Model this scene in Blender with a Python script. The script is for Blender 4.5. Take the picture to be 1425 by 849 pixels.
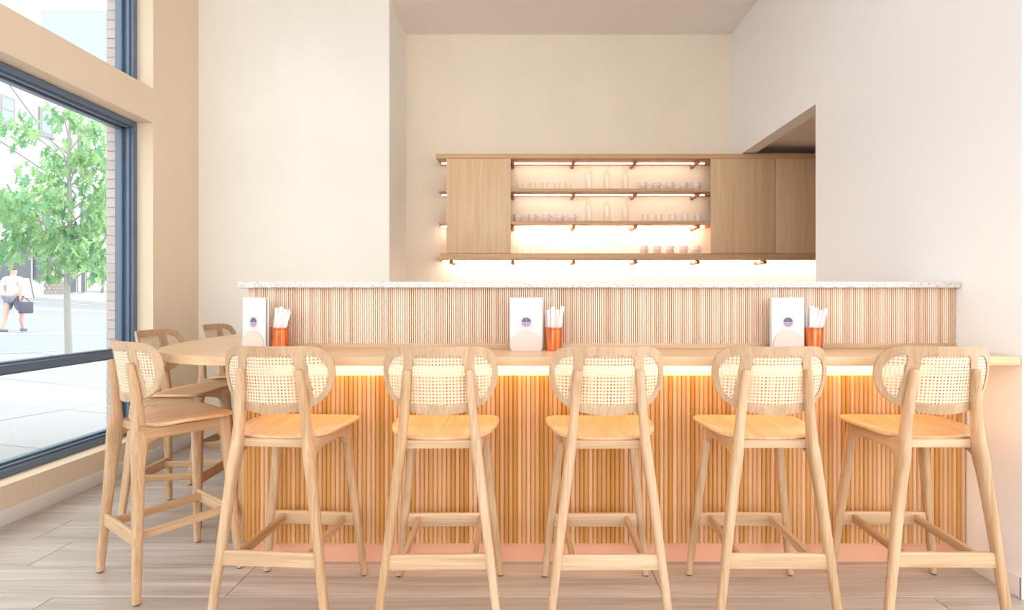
import bpy, bmesh, math, random
from mathutils import Vector, Matrix, Euler
from mathutils.geometry import delaunay_2d_cdt
random.seed(7)
S = bpy.context.scene
for o in list(bpy.data.objects): bpy.data.objects.remove(o)
C = S.collection
PI = math.pi

# ------------------------------------------------------------ camera, sky, lights, exposure
cam = bpy.data.cameras.new('camera'); co = bpy.data.objects.new('camera', cam); C.objects.link(co)
co.location = (0, 0, 1.29); co.rotation_euler = (PI/2, 0, 0)
cam.sensor_fit = 'HORIZONTAL'; cam.sensor_width = 36.0
cam.lens = 805/1425*36
cam.shift_x = -18.5/1425; cam.shift_y = -9/1425
cam.clip_start = 0.05; cam.clip_end = 400
S.camera = co

w = bpy.data.worlds.new('sky'); S.world = w; w.use_nodes = True
bg = w.node_tree.nodes['Background']
bg.inputs['Color'].default_value = (0.93, 0.968, 1.0, 1)
bg.inputs['Strength'].default_value = 2.3
S.view_settings.view_transform = 'Standard'; S.view_settings.look = 'None'
S.view_settings.gamma = 1.0; S.view_settings.use_curve_mapping = False
S.view_settings.exposure = 0.53
LED_SHELF = 10.0
LED_BAR = 13.0

def lamp(name, loc, size, power, col, rot=(0, 0, 0)):
    l = bpy.data.lights.new(name, 'AREA'); l.shape = 'RECTANGLE'; l.size = size[0]; l.size_y = size[1]
    l.energy = power; l.color = col
    o = bpy.data.objects.new(name, l); C.objects.link(o); o.location = loc; o.rotation_euler = rot
    return o

# ------------------------------------------------------------ materials
def lin(c):
    return tuple((x/255/12.92 if x/255 <= .04045 else ((x/255+.055)/1.055)**2.4) for x in c)
def newmat(name):
    m = bpy.data.materials.new(name); m.use_nodes = True
    return m, m.node_tree.nodes, m.node_tree.links, m.node_tree.nodes['Principled BSDF']
def plain(name, rgb, rough=.5, metal=0, spec=.5, var=0.0, bump=0.0, scale=20):
    m, n, l, b = newmat(name)
    b.inputs['Base Color'].default_value = (*lin(rgb), 1)
    b.inputs['Roughness'].default_value = rough; b.inputs['Metallic'].default_value = metal
    b.inputs['Specular IOR Level'].default_value = spec
    if var or bump:
        tc = n.new('ShaderNodeTexCoord'); no = n.new('ShaderNodeTexNoise')
        no.inputs['Scale'].default_value = scale; no.inputs['Detail'].default_value = 5
        l.new(tc.outputs['Object'], no.inputs['Vector'])
        if var:
            oi = n.new('ShaderNodeObjectInfo')
            ad = n.new('ShaderNodeMath'); ad.operation = 'ADD'
            l.new(no.outputs['Fac'], ad.inputs[0]); l.new(oi.outputs['Random'], ad.inputs[1])
            mr = n.new('ShaderNodeMapRange'); mr.inputs['From Min'].default_value = .2; mr.inputs['From Max'].default_value = 1.8
            mr.inputs['To Min'].default_value = 1-var; mr.inputs['To Max'].default_value = 1+var
            l.new(ad.outputs[0], mr.inputs['Value'])
            hs = n.new('ShaderNodeHueSaturation'); hs.inputs['Color'].default_value = (*lin(rgb), 1)
            l.new(mr.outputs[0], hs.inputs['Value']); l.new(hs.outputs[0], b.inputs['Base Color'])
        if bump:
            bp = n.new('ShaderNodeBump'); bp.inputs['Strength'].default_value = bump; bp.inputs['Distance'].default_value = .01
            l.new(no.outputs['Fac'], bp.inputs['Height']); l.new(bp.outputs[0], b.inputs['Normal'])
    return m
def wall_paint(name, rgb, amt=.05):
    m, n, l, b = newmat(name)
    tc = n.new('ShaderNodeTexCoord')
    a = n.new('ShaderNodeTexNoise'); a.inputs['Scale'].default_value = 1.6; a.inputs['Detail'].default_value = 7; a.inputs['Roughness'].default_value = .62
    mp = n.new('ShaderNodeMapping'); mp.inputs['Scale'].default_value = (1, 1, .6)
    l.new(tc.outputs['Object'], mp.inputs['Vector']); l.new(mp.outputs[0], a.inputs['Vector'])
    r = n.new('ShaderNodeValToRGB'); c = lin(rgb)
    r.color_ramp.elements[0].position = .3; r.color_ramp.elements[1].position = .7
    r.color_ramp.elements[0].color = (*[x*(1-amt) for x in c], 1); r.color_ramp.elements[1].color = (*[min(1, x*(1+amt)) for x in c], 1)
    l.new(a.outputs['Fac'], r.inputs[0]); l.new(r.outputs[0], b.inputs['Base Color'])
    b.inputs['Roughness'].default_value = .75; b.inputs['Specular IOR Level'].default_value = .25
    f = n.new('ShaderNodeTexNoise'); f.inputs['Scale'].default_value = 9; f.inputs['Detail'].default_value = 4
    l.new(tc.outputs['Object'], f.inputs['Vector'])
    bp = n.new('ShaderNodeBump'); bp.inputs['Strength'].default_value = .06; bp.inputs['Distance'].default_value = .02
    l.new(f.outputs['Fac'], bp.inputs['Height']); l.new(bp.outputs[0], b.inputs['Normal'])
    return m
def wood(name, light, dark, axis='Z', scale=1.0, var=.12, rough=.45, contrast=1.0, spec=.4):
    m, n, l, b = newmat(name)
    tc = n.new('ShaderNodeTexCoord'); oi = n.new('ShaderNodeObjectInfo')
    sc = n.new('ShaderNodeVectorMath'); sc.operation = 'SCALE'
    cb = n.new('ShaderNodeCombineXYZ')
    for k, f in enumerate((7.3, 13.7, 5.1)):
        mm = n.new('ShaderNodeMath'); mm.operation = 'MULTIPLY'; mm.inputs[1].default_value = f
        l.new(oi.outputs['Random'], mm.inputs[0]); l.new(mm.outputs[0], cb.inputs[k])
    ad = n.new('ShaderNodeVectorMath'); ad.operation = 'ADD'
    l.new(tc.outputs['Object'], ad.inputs[0]); l.new(cb.outputs[0], ad.inputs[1])
    mp = n.new('ShaderNodeMapping'); s = [22*scale]*3; s['XYZ'.index(axis)] = 1.1*scale
    mp.inputs['Scale'].default_value = s
    l.new(ad.outputs[0], mp.inputs['Vector'])
    a = n.new('ShaderNodeTexNoise'); a.inputs['Scale'].default_value = 1; a.inputs['Detail'].default_value = 6; a.inputs['Roughness'].default_value = .6; a.inputs['Distortion'].default_value = .9
    l.new(mp.outputs[0], a.inputs['Vector'])
    mp2 = n.new('ShaderNodeMapping'); s = [160*scale]*3; s['XYZ'.index(axis)] = 5*scale
    mp2.inputs['Scale'].default_value = s; l.new(ad.outputs[0], mp2.inputs['Vector'])
    f = n.new('ShaderNodeTexNoise'); f.inputs['Scale'].default_value = 1; f.inputs['Detail'].default_value = 3
    l.new(mp2.outputs[0], f.inputs['Vector'])
    mx = n.new('ShaderNodeMix'); mx.data_type = 'FLOAT'; mx.inputs['Factor'].default_value = .35
    l.new(a.outputs['Fac'], mx.inputs['A']); l.new(f.outputs['Fac'], mx.inputs['B'])
    r = n.new('ShaderNodeValToRGB')
    r.color_ramp.elements[0].position = .5-.2/contrast; r.color_ramp.elements[1].position = .5+.16/contrast
    r.color_ramp.elements[0].color = (*lin(dark), 1); r.color_ramp.elements[1].color = (*lin(light), 1)
    l.new(mx.outputs['Result'], r.inputs[0])
    hs = n.new('ShaderNodeHueSaturation')
    mr = n.new('ShaderNodeMapRange'); mr.inputs['To Min'].default_value = 1-var; mr.inputs['To Max'].default_value = 1+var
    wn = n.new('ShaderNodeTexWhiteNoise'); wn.noise_dimensions = '1D'; l.new(oi.outputs['Random'], wn.inputs['W'])
    l.new(wn.outputs['Value'], mr.inputs['Value']); l.new(mr.outputs[0], hs.inputs['Value'])
    mr2 = n.new('ShaderNodeMapRange'); mr2.inputs['To Min'].default_value = 1+var; mr2.inputs['To Max'].default_value = 1-var
    l.new(wn.outputs['Value'], mr2.inputs['Value']); l.new(mr2.outputs[0], hs.inputs['Saturation'])
    l.new(r.outputs[0], hs.inputs['Color']); l.new(hs.outputs[0], b.inputs['Base Color'])
    b.inputs['Roughness'].default_value = rough; b.inputs['Specular IOR Level'].default_value = spec
    bp = n.new('ShaderNodeBump'); bp.inputs['Strength'].default_value = .12; bp.inputs['Distance'].default_value = .002
    l.new(f.outputs['Fac'], bp.inputs['Height']); l.new(bp.outputs[0], b.inputs['Normal'])
    return m
def emit(name, rgb, st):
    m, n, l, b = newmat(name)
    e = n.new('ShaderNodeEmission'); e.inputs['Color'].default_value = (*lin(rgb), 1); e.inputs['Strength'].default_value = st
    l.new(e.outputs[0], n['Material Output'].inputs['Surface']); return m
def glassy(name, tint=(1, 1, 1), refl=.06, rough=.02, ior=1.45, edge=0.0):
    m, n, l, b = newmat(name)
    t = n.new('ShaderNodeBsdfTransparent'); t.inputs['Color'].default_value = (*tint, 1)
    g = n.new('ShaderNodeBsdfGlossy'); g.inputs['Roughness'].default_value = rough
    fr = n.new('ShaderNodeFresnel'); fr.inputs['IOR'].default_value = ior
    ge = n.new('ShaderNodeNewGeometry'); inv = n.new('ShaderNodeMath'); inv.operation = 'SUBTRACT'; inv.inputs[0].default_value = 1
    l.new(ge.outputs['Backfacing'], inv.inputs[1])     # reflect once, on the outer face of each sheet
    mu = n.new('ShaderNodeMath'); mu.operation = 'MULTIPLY'; l.new(fr.outputs[0], mu.inputs[0]); l.new(inv.outputs[0], mu.inputs[1])
    x = n.new('ShaderNodeMixShader'); l.new(mu.outputs[0], x.inputs[0]); l.new(t.outputs[0], x.inputs[1]); l.new(g.outputs[0], x.inputs[2])
    l.new(x.outputs[0], n['Material Output'].inputs['Surface']); return m

PAINT = wall_paint('limewash_cream', (241, 226, 205), .03)
PAINT_WINDOW_LIT = wall_paint('limewash_window_lit', (250, 249, 248), .012)  # cream limewash whitened: daylight on the right wall put into the colour
PAINT_LIT = wall_paint('limewash_lit', (242, 236, 224), .03)  # same cream, lightened: light on the back-left wall is painted in
PAINT_SHADED = wall_paint('limewash_shaded', (232, 211, 185), .03)  # same cream, darkened: shade on the left pier and beam painted in
CEIL = wall_paint('ceiling_paint', (247, 238, 231), .02)
TRIM = plain('baseboard_white', (238, 232, 226), .45)
OAK_Z = wood('oak_upright', (214, 180, 144), (182, 144, 106), 'Z', 1.0, .07, contrast=1.35)
OAK_X = wood('oak_lengthwise', (218, 186, 150), (188, 152, 114), 'X', 1.0, .07, contrast=1.35)
OAK_Y = wood('oak_depthwise', (210, 174, 136), (174, 134, 96), 'Y', 1.0, .07, contrast=1.35)
BACK_OAK = wood('oak_veneer_back', (206, 174, 142), (180, 146, 112), 'Z', 1.3, .05, contrast=1.4)
SEAT_OAK = wood('oak_veneer_seat', (226, 182, 138), (204, 154, 108), 'Y', 1.2, .05, rough=.38, contrast=1.5)
TOP_OAK = wood('oak_countertop', (228, 194, 154), (204, 164, 122), 'X', .8, .02, rough=.32)
SLAT_OAK = wood('oak_slat', (226, 176, 120), (206, 152, 96), 'Z', .7, .16, rough=.42)
PANEL_OAK = wood('oak_shelf_panel', (232, 198, 160), (212, 174, 134), 'Z', .9, .04)
SHELF_OAK = wood('oak_shelf_board', (222, 182, 142), (196, 152, 112), 'X', .9, .04)
DOWEL = plain('dowel_wood', (170, 118, 80), .5)
CANE = plain('woven_cane', (226, 209, 182), .5, var=.05, scale=60)
BLACK = plain('black_glide', (26, 24, 24), .5)
COPPER = plain('brushed_copper', (226, 130, 84), .24, metal=1)
COPPER_SHEET = plain('copper_sheet', (246, 184, 150), .42, metal=.3, var=.03, scale=3)
PAPER = plain('white_paper', (226, 222, 219), .6)
PAPER_W = plain('sleeve_paper', (222, 216, 212), .6, var=.06)
PINK = plain('pale_pink_resin', (228, 202, 190), .45)
PURPLE = plain('print_purple', (104, 98, 140), .6)
LILAC = plain('print_lilac', (168, 150, 176), .6)
BLUSH = plain('print_blush', (216, 206, 206), .6)
FRAME = plain('window_frame_paint', (98, 114, 134), .3, var=.03)
GLASS = glassy('window_glass', (.97, .985, .985))
GLASSWARE = glassy('clear_glassware', (.993, .992, .990), rough=.05, ior=1.75)
BACKING = plain('cream_backing', (246, 236, 214), .5)
DARKBODY = plain('bar_core', (150, 112, 78), .7)
LEDM = emit('warm_led', (255, 234, 214), LED_SHELF*1.1)
LEDH = emit('warm_led_bright', (255, 234, 216), LED_SHELF*5)
LEDB = emit('warm_led_bar', (255, 214, 158), LED_BAR)

def terrazzo():
    m, n, l, b = newmat('speckled_quartz')
    tc = n.new('ShaderNodeTexCoord'); col = None
    base = n.new('ShaderNodeRGB'); base.outputs[0].default_value = (*lin((216, 211, 205)), 1); col = base.outputs[0]
    for sc, th, rgb in ((55, .30, (186, 178, 172)), (95, .33, (200, 184, 172)), (140, .36, (172, 168, 166))):
        v = n.new('ShaderNodeTexVoronoi'); v.inputs['Scale'].default_value = sc; l.new(tc.outputs['Object'], v.inputs['Vector'])
        sp = n.new('ShaderNodeSeparateColor'); l.new(v.outputs['Color'], sp.inputs[0])
        a = n.new('ShaderNodeMath'); a.operation = 'LESS_THAN'; a.inputs[1].default_value = th; l.new(v.outputs['Distance'], a.inputs[0])
        g = n.new('ShaderNodeMath'); g.operation = 'GREATER_THAN'; g.inputs[1].default_value = .55; l.new(sp.outputs[0], g.inputs[0])
        p = n.new('ShaderNodeMath'); p.operation = 'MULTIPLY'; l.new(a.outputs[0], p.inputs[0]); l.new(g.outputs[0], p.inputs[1])
        x = n.new('ShaderNodeMix'); x.data_type = 'RGBA'; l.new(p.outputs[0], x.inputs['Factor'])
        l.new(col, x.inputs['A']); x.inputs['B'].default_value = (*lin(rgb), 1); col = x.outputs['Result']
    l.new(col, b.inputs['Base Color']); b.inputs['Roughness'].default_value = .25
    return m
STONE = terrazzo()
def fine_flutes():
    # colour varies from one narrow batten to the next
    m, n, l, b = newmat('oak_fine_batten')
    tc = n.new('ShaderNodeTexCoord'); sx = n.new('ShaderNodeSeparateXYZ'); l.new(tc.outputs['Object'], sx.inputs[0])
    ad = n.new('ShaderNodeMath'); ad.operation = 'ADD'; l.new(sx.outputs[0], ad.inputs[0]); l.new(sx.outputs[1], ad.inputs[1])
    d = n.new('ShaderNodeMath'); d.operation = 'DIVIDE'; d.inputs[1].default_value = .0105; l.new(ad.outputs[0], d.inputs[0])
    f = n.new('ShaderNodeMath'); f.operation = 'FLOOR'; l.new(d.outputs[0], f.inputs[0])
    wn = n.new('ShaderNodeTexWhiteNoise'); wn.noise_dimensions = '1D'; l.new(f.outputs[0], wn.inputs['W'])
    r = n.new('ShaderNodeValToRGB'); r.color_ramp.elements[0].color = (*lin((220, 180, 148)), 1); r.color_ramp.elements[1].color = (*lin((244, 222, 200)), 1)
    l.new(wn.outputs['Value'], r.inputs[0]); l.new(r.outputs[0], b.inputs['Base Color']); b.inputs['Roughness'].default_value = .5
    return m
FLUTE = fine_flutes()

# ------------------------------------------------------------ helpers
def wloc(o):
    v = Vector((0, 0, 0))
    while o: v += o.location; o = o.parent
    return v
def tag(o, label=None, cat=None, group=None, kind=None):
    if label: o['label'] = label
    if cat: o['category'] = cat
    if group: o['group'] = group
    if kind: o['kind'] = kind
    return o
def empty(name, loc, label=None, cat=None, group=None, rz=0, kind=None):
    o = bpy.data.objects.new(name, None); C.objects.link(o); o.location = loc; o.rotation_euler = (0, 0, rz)
    o.empty_display_size = .1
    return tag(o, label, cat, group, kind)
def finish(me, smooth):
    if smooth:
        me.shade_smooth(); me.set_sharp_from_angle(angle=math.radians(smooth if smooth > 1 else 38))
def obj(name, bm, mat, parent=None, smooth=38, world=True, origin=None):
    me = bpy.data.meshes.new(name)
    off = Vector((0, 0, 0))
    if world and parent is not None: off = wloc(parent)
    if origin is not None: off = off + Vector(origin)
    if off.length: bmesh.ops.translate(bm, verts=bm.verts, vec=-off)
    bmesh.ops.recalc_face_normals(bm, faces=bm.faces)
    bm.to_mesh(me); bm.free()
    for m in (mat if isinstance(mat, (list, tuple)) else [mat]): me.materials.append(m)
    finish(me, smooth)
    o = bpy.data.objects.new(name, me); C.objects.link(o)
    if parent is not None: o.parent = parent
    if origin is not None: o.location = origin
    return o
def share(name, me, loc, parent=None, rot=(0, 0, 0), scale=(1, 1, 1)):
    o = bpy.data.objects.new(name, me); C.objects.link(o)
    if parent is not None: o.parent = parent
    o.location = loc; o.rotation_euler = rot; o.scale = scale
    return o
def NB(): return bmesh.new()
def box(bm, x0, x1, y0, y1, z0, z1, bev=0, seg=2, M=None):
    r = bmesh.ops.create_cube(bm, size=1)
    vs = r['verts']
    for v in vs: v.co = Vector(((x0+x1)/2+v.co.x*(x1-x0), (y0+y1)/2+v.co.y*(y1-y0), (z0+z1)/2+v.co.z*(z1-z0)))
    if bev:
        es = list({e for v in vs for e in v.link_edges})
        r2 = bmesh.ops.bevel(bm, geom=es, offset=bev, segments=seg, affect='EDGES', profile=.5)
        vs = list({v for f in r2['faces'] for v in f.verts} | {v for v in vs if v.is_valid})
    if M is not None: bmesh.ops.transform(bm, matrix=M, verts=vs)
    return bm
def bx(name, x0, x1, y0, y1, z0, z1, mat, parent=None, bev=0, **k):
    return obj(name, box(NB(), x0, x1, y0, y1, z0, z1, bev), mat, parent, **k)
def rings(bm, rs, close=True, cap=True):
    V = [[bm.verts.new(p) for p in r] for r in rs]
    n = len(V[0])
    for a, b in zip(V, V[1:]):
        for i in range(n if close else n-1):
            j = (i+1) % n
            bm.faces.new((a[i], a[j], b[j], b[i]))
    if cap:
        if len(V[0]) > 2: bm.faces.new(V[0][::-1]); bm.faces.new(V[-1])
    return V
def srect(a, b, n=16, p=3.2):
    out = []
    for i in range(n):
        t = 2*PI*(i+.5)/n
        c, s = math.cos(t), math.sin(t)
        out.append((a*math.copysign(abs(c)**(2/p), c), b*math.copysign(abs(s)**(2/p), s)))
    return out
def cr(pts, k=6, closed=False):
    out = []; n = len(pts)
    P = [Vector(p) for p in pts]
    rng = range(n if closed else n-1)
    for i in rng:
        p0 = P[(i-1) % n] if closed or i > 0 else P[0]*2-P[1]
        p1 = P[i]; p2 = P[(i+1) % n]
        p3 = P[(i+2) % n] if closed or i+2 < n else P[-1]*2-P[-2]
        for j in range(k):
            t = j/k
            out.append(.5*((2*p1)+(p2-p0)*t+(2*p0-5*p1+4*p2-p3)*t*t+(3*p1-p0-3*p2+p3)*t**3))
    if not closed: out.append(P[-1])
    return out
def interp(keys, k=4):
    return [tuple(v) for v in cr_n(keys, k)]
def cr_n(keys, k):
    n = len(keys); out = []
    for i in range(n-1):
        p0 = keys[max(i-1, 0)]; p1 = keys[i]; p2 = keys[i+1]; p3 = keys[min(i+2, n-1)]
        for j in range(k):
            t = j/k
            out.append([.5*((2*b)+(c-a)*t+(2*a-5*b+4*c-d)*t*t+(3*b-a-3*c+d)*t**3) for a, b, c, d in zip(p0, p1, p2, p3)])
    out.append(list(keys[-1])); return out
def lathe(bm, prof, n=24, cx=0, cy=0, z0=0):
    rs = [[(cx+max(r, 1e-4)*math.cos(2*PI*i/n), cy+max(r, 1e-4)*math.sin(2*PI*i/n), z0+z) for i in range(n)] for r, z in prof]
    rings(bm, rs)
    return bm
def tube(bm, pts, r, n=8, r1=None):
    P = [Vector(p) for p in pts]; rs = []
    for i, p in enumerate(P):
        d = (P[min(i+1, len(P)-1)]-P[max(i-1, 0)]).normalized()
        u = d.cross(Vector((0, 0, 1)));
        if u.length < .05: u = d.cross(Vector((0, 1, 0)))
        u.normalize(); v = d.cross(u)
        rr = r if r1 is None else r+(r1-r)*i/(len(P)-1)
        rs.append([p+u*rr*math.cos(2*PI*k/n)+v*rr*math.sin(2*PI*k/n) for k in range(n)])
    rings(bm, rs); return bm
def prism(bm, outline, z0, z1, bev=0, seg=2):
    a = [bm.verts.new((x, y, z0)) for x, y in outline]; b = [bm.verts.new((x, y, z1)) for x, y in outline]
    n = len(a)
    fb = bm.faces.new(a[::-1]); ft = bm.faces.new(b)
    for i in range(n):
        j = (i+1) % n; bm.faces.new((a[i], a[j], b[j], b[i]))
    if bev:
        es = list(ft.edges)+list(fb.edges)
        bmesh.ops.bevel(bm, geom=es, offset=bev, segments=seg, affect='EDGES', profile=.5)
    return bm
def arc(cx, cy, r, a0, a1, n):
    return [(cx+r*math.cos(math.radians(a0+(a1-a0)*i/n)), cy+r*math.sin(math.radians(a0+(a1-a0)*i/n))) for i in range(n+1)]
def st(name, *a, **k):
    o = bx(name, *a, **k)
    if o.parent is None: o['kind'] = 'structure'
    return o

XR = 2.137; XL = -2.965; XN = -1.235; YB = 6.0; YL = 5.25; ZC = 4.03
# ------------------------------------------------------------ room shell
# floor: planks running along X, each its own object on a slab
fl = empty('floor', (0, 0, 0), kind='structure')
bx('subfloor', -3.1, 4.6, -3.6, 6.1, -.12, -.018, plain('floor_screed', (120, 108, 96), .8), fl)
FLOORM = wood('grey_oak_floor', (208, 197, 188), (150, 135, 122), 'X', .55, .09, rough=.36, contrast=.9)
PW = .29; PLN = 1.9
rows = [(2.5+PW*k) for k in range(-10, 13)]
pm = {}
for ri, y0 in enumerate(rows):
    off = -3.1-[.35, 1.44, .84, .1, 1.2, .6, 1.7][ri % 7]
    if abs(y0-3.08) < .01: off = -2.637-PLN
    x = off; y1 = min(y0+PW, 6.1)
    while x < 4.6:
        a, b = max(x, -3.1), min(x+PLN, 4.6)
        if b-a > .02 and y1-y0 > .05:
            g = .0015
            cx, cy = (a+b)/2, (y0+y1)/2
            obj('floor_plank', box(NB(), a+g, b-g, y0+g, y1-g, -.018, 0, .0015, 1), FLOORM, fl, smooth=0, origin=(cx, cy, 0))
        x += PLN
c = st('ceiling', XL-.4, 4.6, -3.6, 6.15, ZC, ZC+.15, CEIL)
st('wall_back', XN-.12, 4.6, YB, YB+.15, 0, ZC, PAINT)
st('wall_back_left', XL-.4, XN, YL, YL+.9, 0, ZC, PAINT_LIT)
# right wall with opening, header and front return
wr = empty('wall_right', (0, 0, 0), kind='structure')
bx('wall_panel', XR, XR+.13, 2.488, 4.258, 0, ZC, PAINT_WINDOW_LIT, wr)
bx('header', XR, XR+.13, 4.258, YB, 2.722, ZC, PAINT_WINDOW_LIT, wr)
bx('return_panel', XR+.13, 4.7, 2.488, 2.62, 0, ZC, PAINT_WINDOW_LIT, wr)
st('wall_corridor_right', 4.6, 4.72, 2.62, YB+.1, 0, ZC, PAINT)
cc = st('ceiling_corridor', XR+.13, 4.6, 2.62, YB, 2.80, 2.92, CEIL)
bbr = empty('baseboard_right', (0, 0, 0), kind='structure')
bx('board', XR-.013, XR, 2.478, 2.79, 0, .095, TRIM, bbr, bev=.003)
bx('board_return', XR-.013, 4.7, 2.474, 2.488, 0, .095, TRIM, bbr, bev=.003)
# left wall: pier, beam, sill
ZS, ZB0, ZB1 = .225, 2.69, 2.961; YJ = 4.608
wl = empty('wall_left', (0, 0, 0), kind='structure')
bx('pier', -3.33, XL, YJ, YL, 0, ZC, PAINT_SHADED, wl)
bx('sill_wall', -3.33, XL, -3.4, YJ, -.1, ZS, PAINT_SHADED, wl)
bx('beam', -3.33, XL, -3.4, YJ, ZB0, ZB1, PAINT_SHADED, wl)
bbl = empty('baseboard_left', (0, 0, 0), kind='structure')
bx('board', XL, XL+.014, -3.4, YL, 0, .092, TRIM, bbl, bev=.003)
bb2 = st('baseboard_back_left', XL+.014, XN, YL-.014, YL, 0, .092, TRIM)

# windows: dark frame with stepped profile
def window(name, z0, z1, y0, y1, rail=None):
    t = empty(name, (-3.16, (y0+y1)/2, z0), kind='structure')
    xi, xo = -3.09, -3.24
    def frame_bar(nm, ya, yb, za, zb):
        bm = NB(); box(bm, xo, xi, ya, yb, za, zb, .004, 1); return obj(nm, bm, FRAME, t)
    fw = .045
    frame_bar('frame_jamb', y1-fw, y1, z0, z1); frame_bar('frame_jamb', y0, y0+fw, z0, z1)
    frame_bar('frame_head', y0+fw, y1-fw, z1-fw, z1); frame_bar('frame_sill', y0+fw, y1-fw, z0, z0+fw)
    # glazing beads: two thin steps inside the frame
    for (xa, xb, ww) in ((-3.135, -3.115, .016), (-3.215, -3.165, .026)):
        bm = NB()
        box(bm, xa, xb, y1-fw-ww, y1-fw, z0+fw, z1-fw, .002, 1); box(bm, xa, xb, y0+fw, y0+fw+ww, z0+fw, z1-fw, .002, 1)
        box(bm, xa, xb, y0+fw, y1-fw, z1-fw-ww, z1-fw, .002, 1); box(bm, xa, xb, y0+fw, y1-fw, z0+fw, z0+fw+ww, .002, 1)
        obj('glazing_bead', bm, FRAME, t)
    zs = [z0+fw, z1-fw]
    if rail:
        frame_bar('frame_transom', y0+fw, y1-fw, rail[0], rail[1])
        bm = NB(); box(bm, -3.18, -3.12, y0+fw, y1-fw, rail[1], rail[1]+.014, .002, 1); box(bm, -3.18, -3.12, y0+fw, y1-fw, rail[0]-.012, rail[0], .002, 1)
        obj('glazing_bead', bm, FRAME, t)
        zs = [z0+fw, rail[0], rail[1], z1-fw]
    for a, b in zip(zs[::2], zs[1::2]):
        obj('glass_pane', box(NB(), -3.153, -3.147, y0+fw, y1-fw, a, b), GLASS, t, smooth=0)
window('window_1', ZS, ZB0, -1.4, YJ, (.842, .895))
window('window_2', ZB1, ZC, -1.4, YJ)

# ------------------------------------------------------------ wooden bar
RX, RY = -1.445, 2.793           # slat face lines
bar = empty('bar', (.35, 2.95, 0), 'oak slatted bar front with glowing light strip and copper kick plate', 'bar')
def bar_path(xl, yf, r, back, xr=XR-.004):
    """outline from the right wall along the front, round the corner and back"""
    return [(xr, yf)]+arc(xl+r, yf+r, r, 270, 180, 10)+[(xl, back)]
def closed(path, inner):
    return path+inner
inn = [(-1.0, 5.24), (-1.0, 3.35), (XR-.004, 3.35)]
obj('lower_body', prism(NB(), bar_path(RX+.014, RY+.014, .12, 5.24)+inn, .105, .917), DARKBODY, bar)
obj('upper_body', prism(NB(), bar_path(-1.410, 2.882, .115, 5.24)+inn, .917+.123, 1.343), DARKBODY, bar)
obj('light_cove_backing', prism(NB(), bar_path(RX+.018, RY+.020, .115, 5.24)+inn, .917, .9995), BACKING, bar)
obj('kick_plate', prism(NB(), bar_path(RX+.05, RY+.042, .10, 5.24)+inn, 0, .105), COPPER_SHEET, bar)
# individual slats, one shared mesh
def slat_mesh(r, z0, z1, n=6):
    bm = NB()
    prof = [(r*math.cos(PI*i/n), -r*.95*math.sin(PI*i/n)) for i in range(n+1)]
    rings(bm, [[(x, y, z0) for x, y in prof], [(x, y, z1) for x, y in prof]])
    bmesh.ops.recalc_face_normals(bm, faces=bm.faces)
    me = bpy.data.meshes.new('slat'); bm.to_mesh(me); bm.free(); me.materials.append(SLAT_OAK); finish(me, 50)
    return me
def along(path, pitch):
    out = []; carry = pitch*.5
    for (ax, ay), (bx_, by) in zip(path, path[1:]):
        d = math.hypot(bx_-ax, by-ay); t = carry
        while t <= d:
            out.append((ax+(bx_-ax)*t/d, ay+(by-ay)*t/d, math.atan2(by-ay, bx_-ax))); t += pitch
        carry = t-d
    return out
sm = slat_mesh(.01035, .105, .917)
pth = bar_path(RX+.0145, RY+.0145, .12, 4.3)
for x, y, a in along(pth, .0215):
    share('slat', sm, (x-.35, y-2.95, random.uniform(-.0006, .0006)), bar, (0, 0, a-PI))
# fine battens above: narrower than one can pick apart singly
bm = NB()
for x, y, a in along(bar_path(-1.4105, 2.8815, .115, 5.2), .0105):
    u = Vector((math.cos(a), math.sin(a), 0)); nn = Vector((math.sin(a), -math.cos(a), 0))*-1
    nn = Vector((u.y, -u.x, 0)); nn = -nn
    pr = [u*-.0043, u*-.0036+nn*.010, u*.0036+nn*.010, u*.0043]
    p = Vector((x, y, 0))
    rings(bm, [[p+q+Vector((0, 0, z)) for q in pr] for z in (1.066, 1.343)])
o = obj('fine_battens', bm, FLUTE, bar, smooth=0, world=True); o['kind'] = 'stuff'
obj('base_rail', prism(NB(), bar_path(-1.424, 2.866, .125, 5.2)+[(-1.404, 5.2)]+arc(-1.404+.11, 2.884+.11, .11, 180, 270, 10)+[(XR-.004, 2.884)], 1.0402, 1.068, .003, 1), OAK_X, bar)
bx('light_strip', -1.2, XR-.22, 2.735, 2.765, .988, .9995, LEDB, bar)

# countertop: long board with a rounded left end that runs back along the left side
edge = cr([(-1.05, 2.488), (-1.22, 2.492), (-1.40, 2.517), (-1.55, 2.578), (-1.69, 2.685), (-1.815, 2.86), (-1.92, 3.13), (-1.985, 3.5), (-2.04, 4.1), (-2.06, 4.6)], 5)
outl = [(XR-.006, 2.488)]+[(p.x, p.y) for p in edge]+[(-2.07, 5.24), (-1.0, 5.24), (-1.0, 3.3), (XR-.006, 3.3)]
ct = obj('countertop', prism(NB(), outl, 1.0, 1.04, .006, 3), TOP_OAK)
tag(ct, 'long oak bar top with a wide rounded left end, above the slats', 'countertop')
# pale stone ledge
lp = bar_path(-1.478, 2.834, .165, 5.24)+[(-1.0, 5.24), (-1.0, 3.2), (XR-.004, 3.2)]
sl = obj('stone_ledge', prism(NB(), lp, 1.3432, 1.373, .004, 2), STONE)
tag(sl, 'long white speckled stone ledge on top of the fluted panel', 'ledge')

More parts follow.
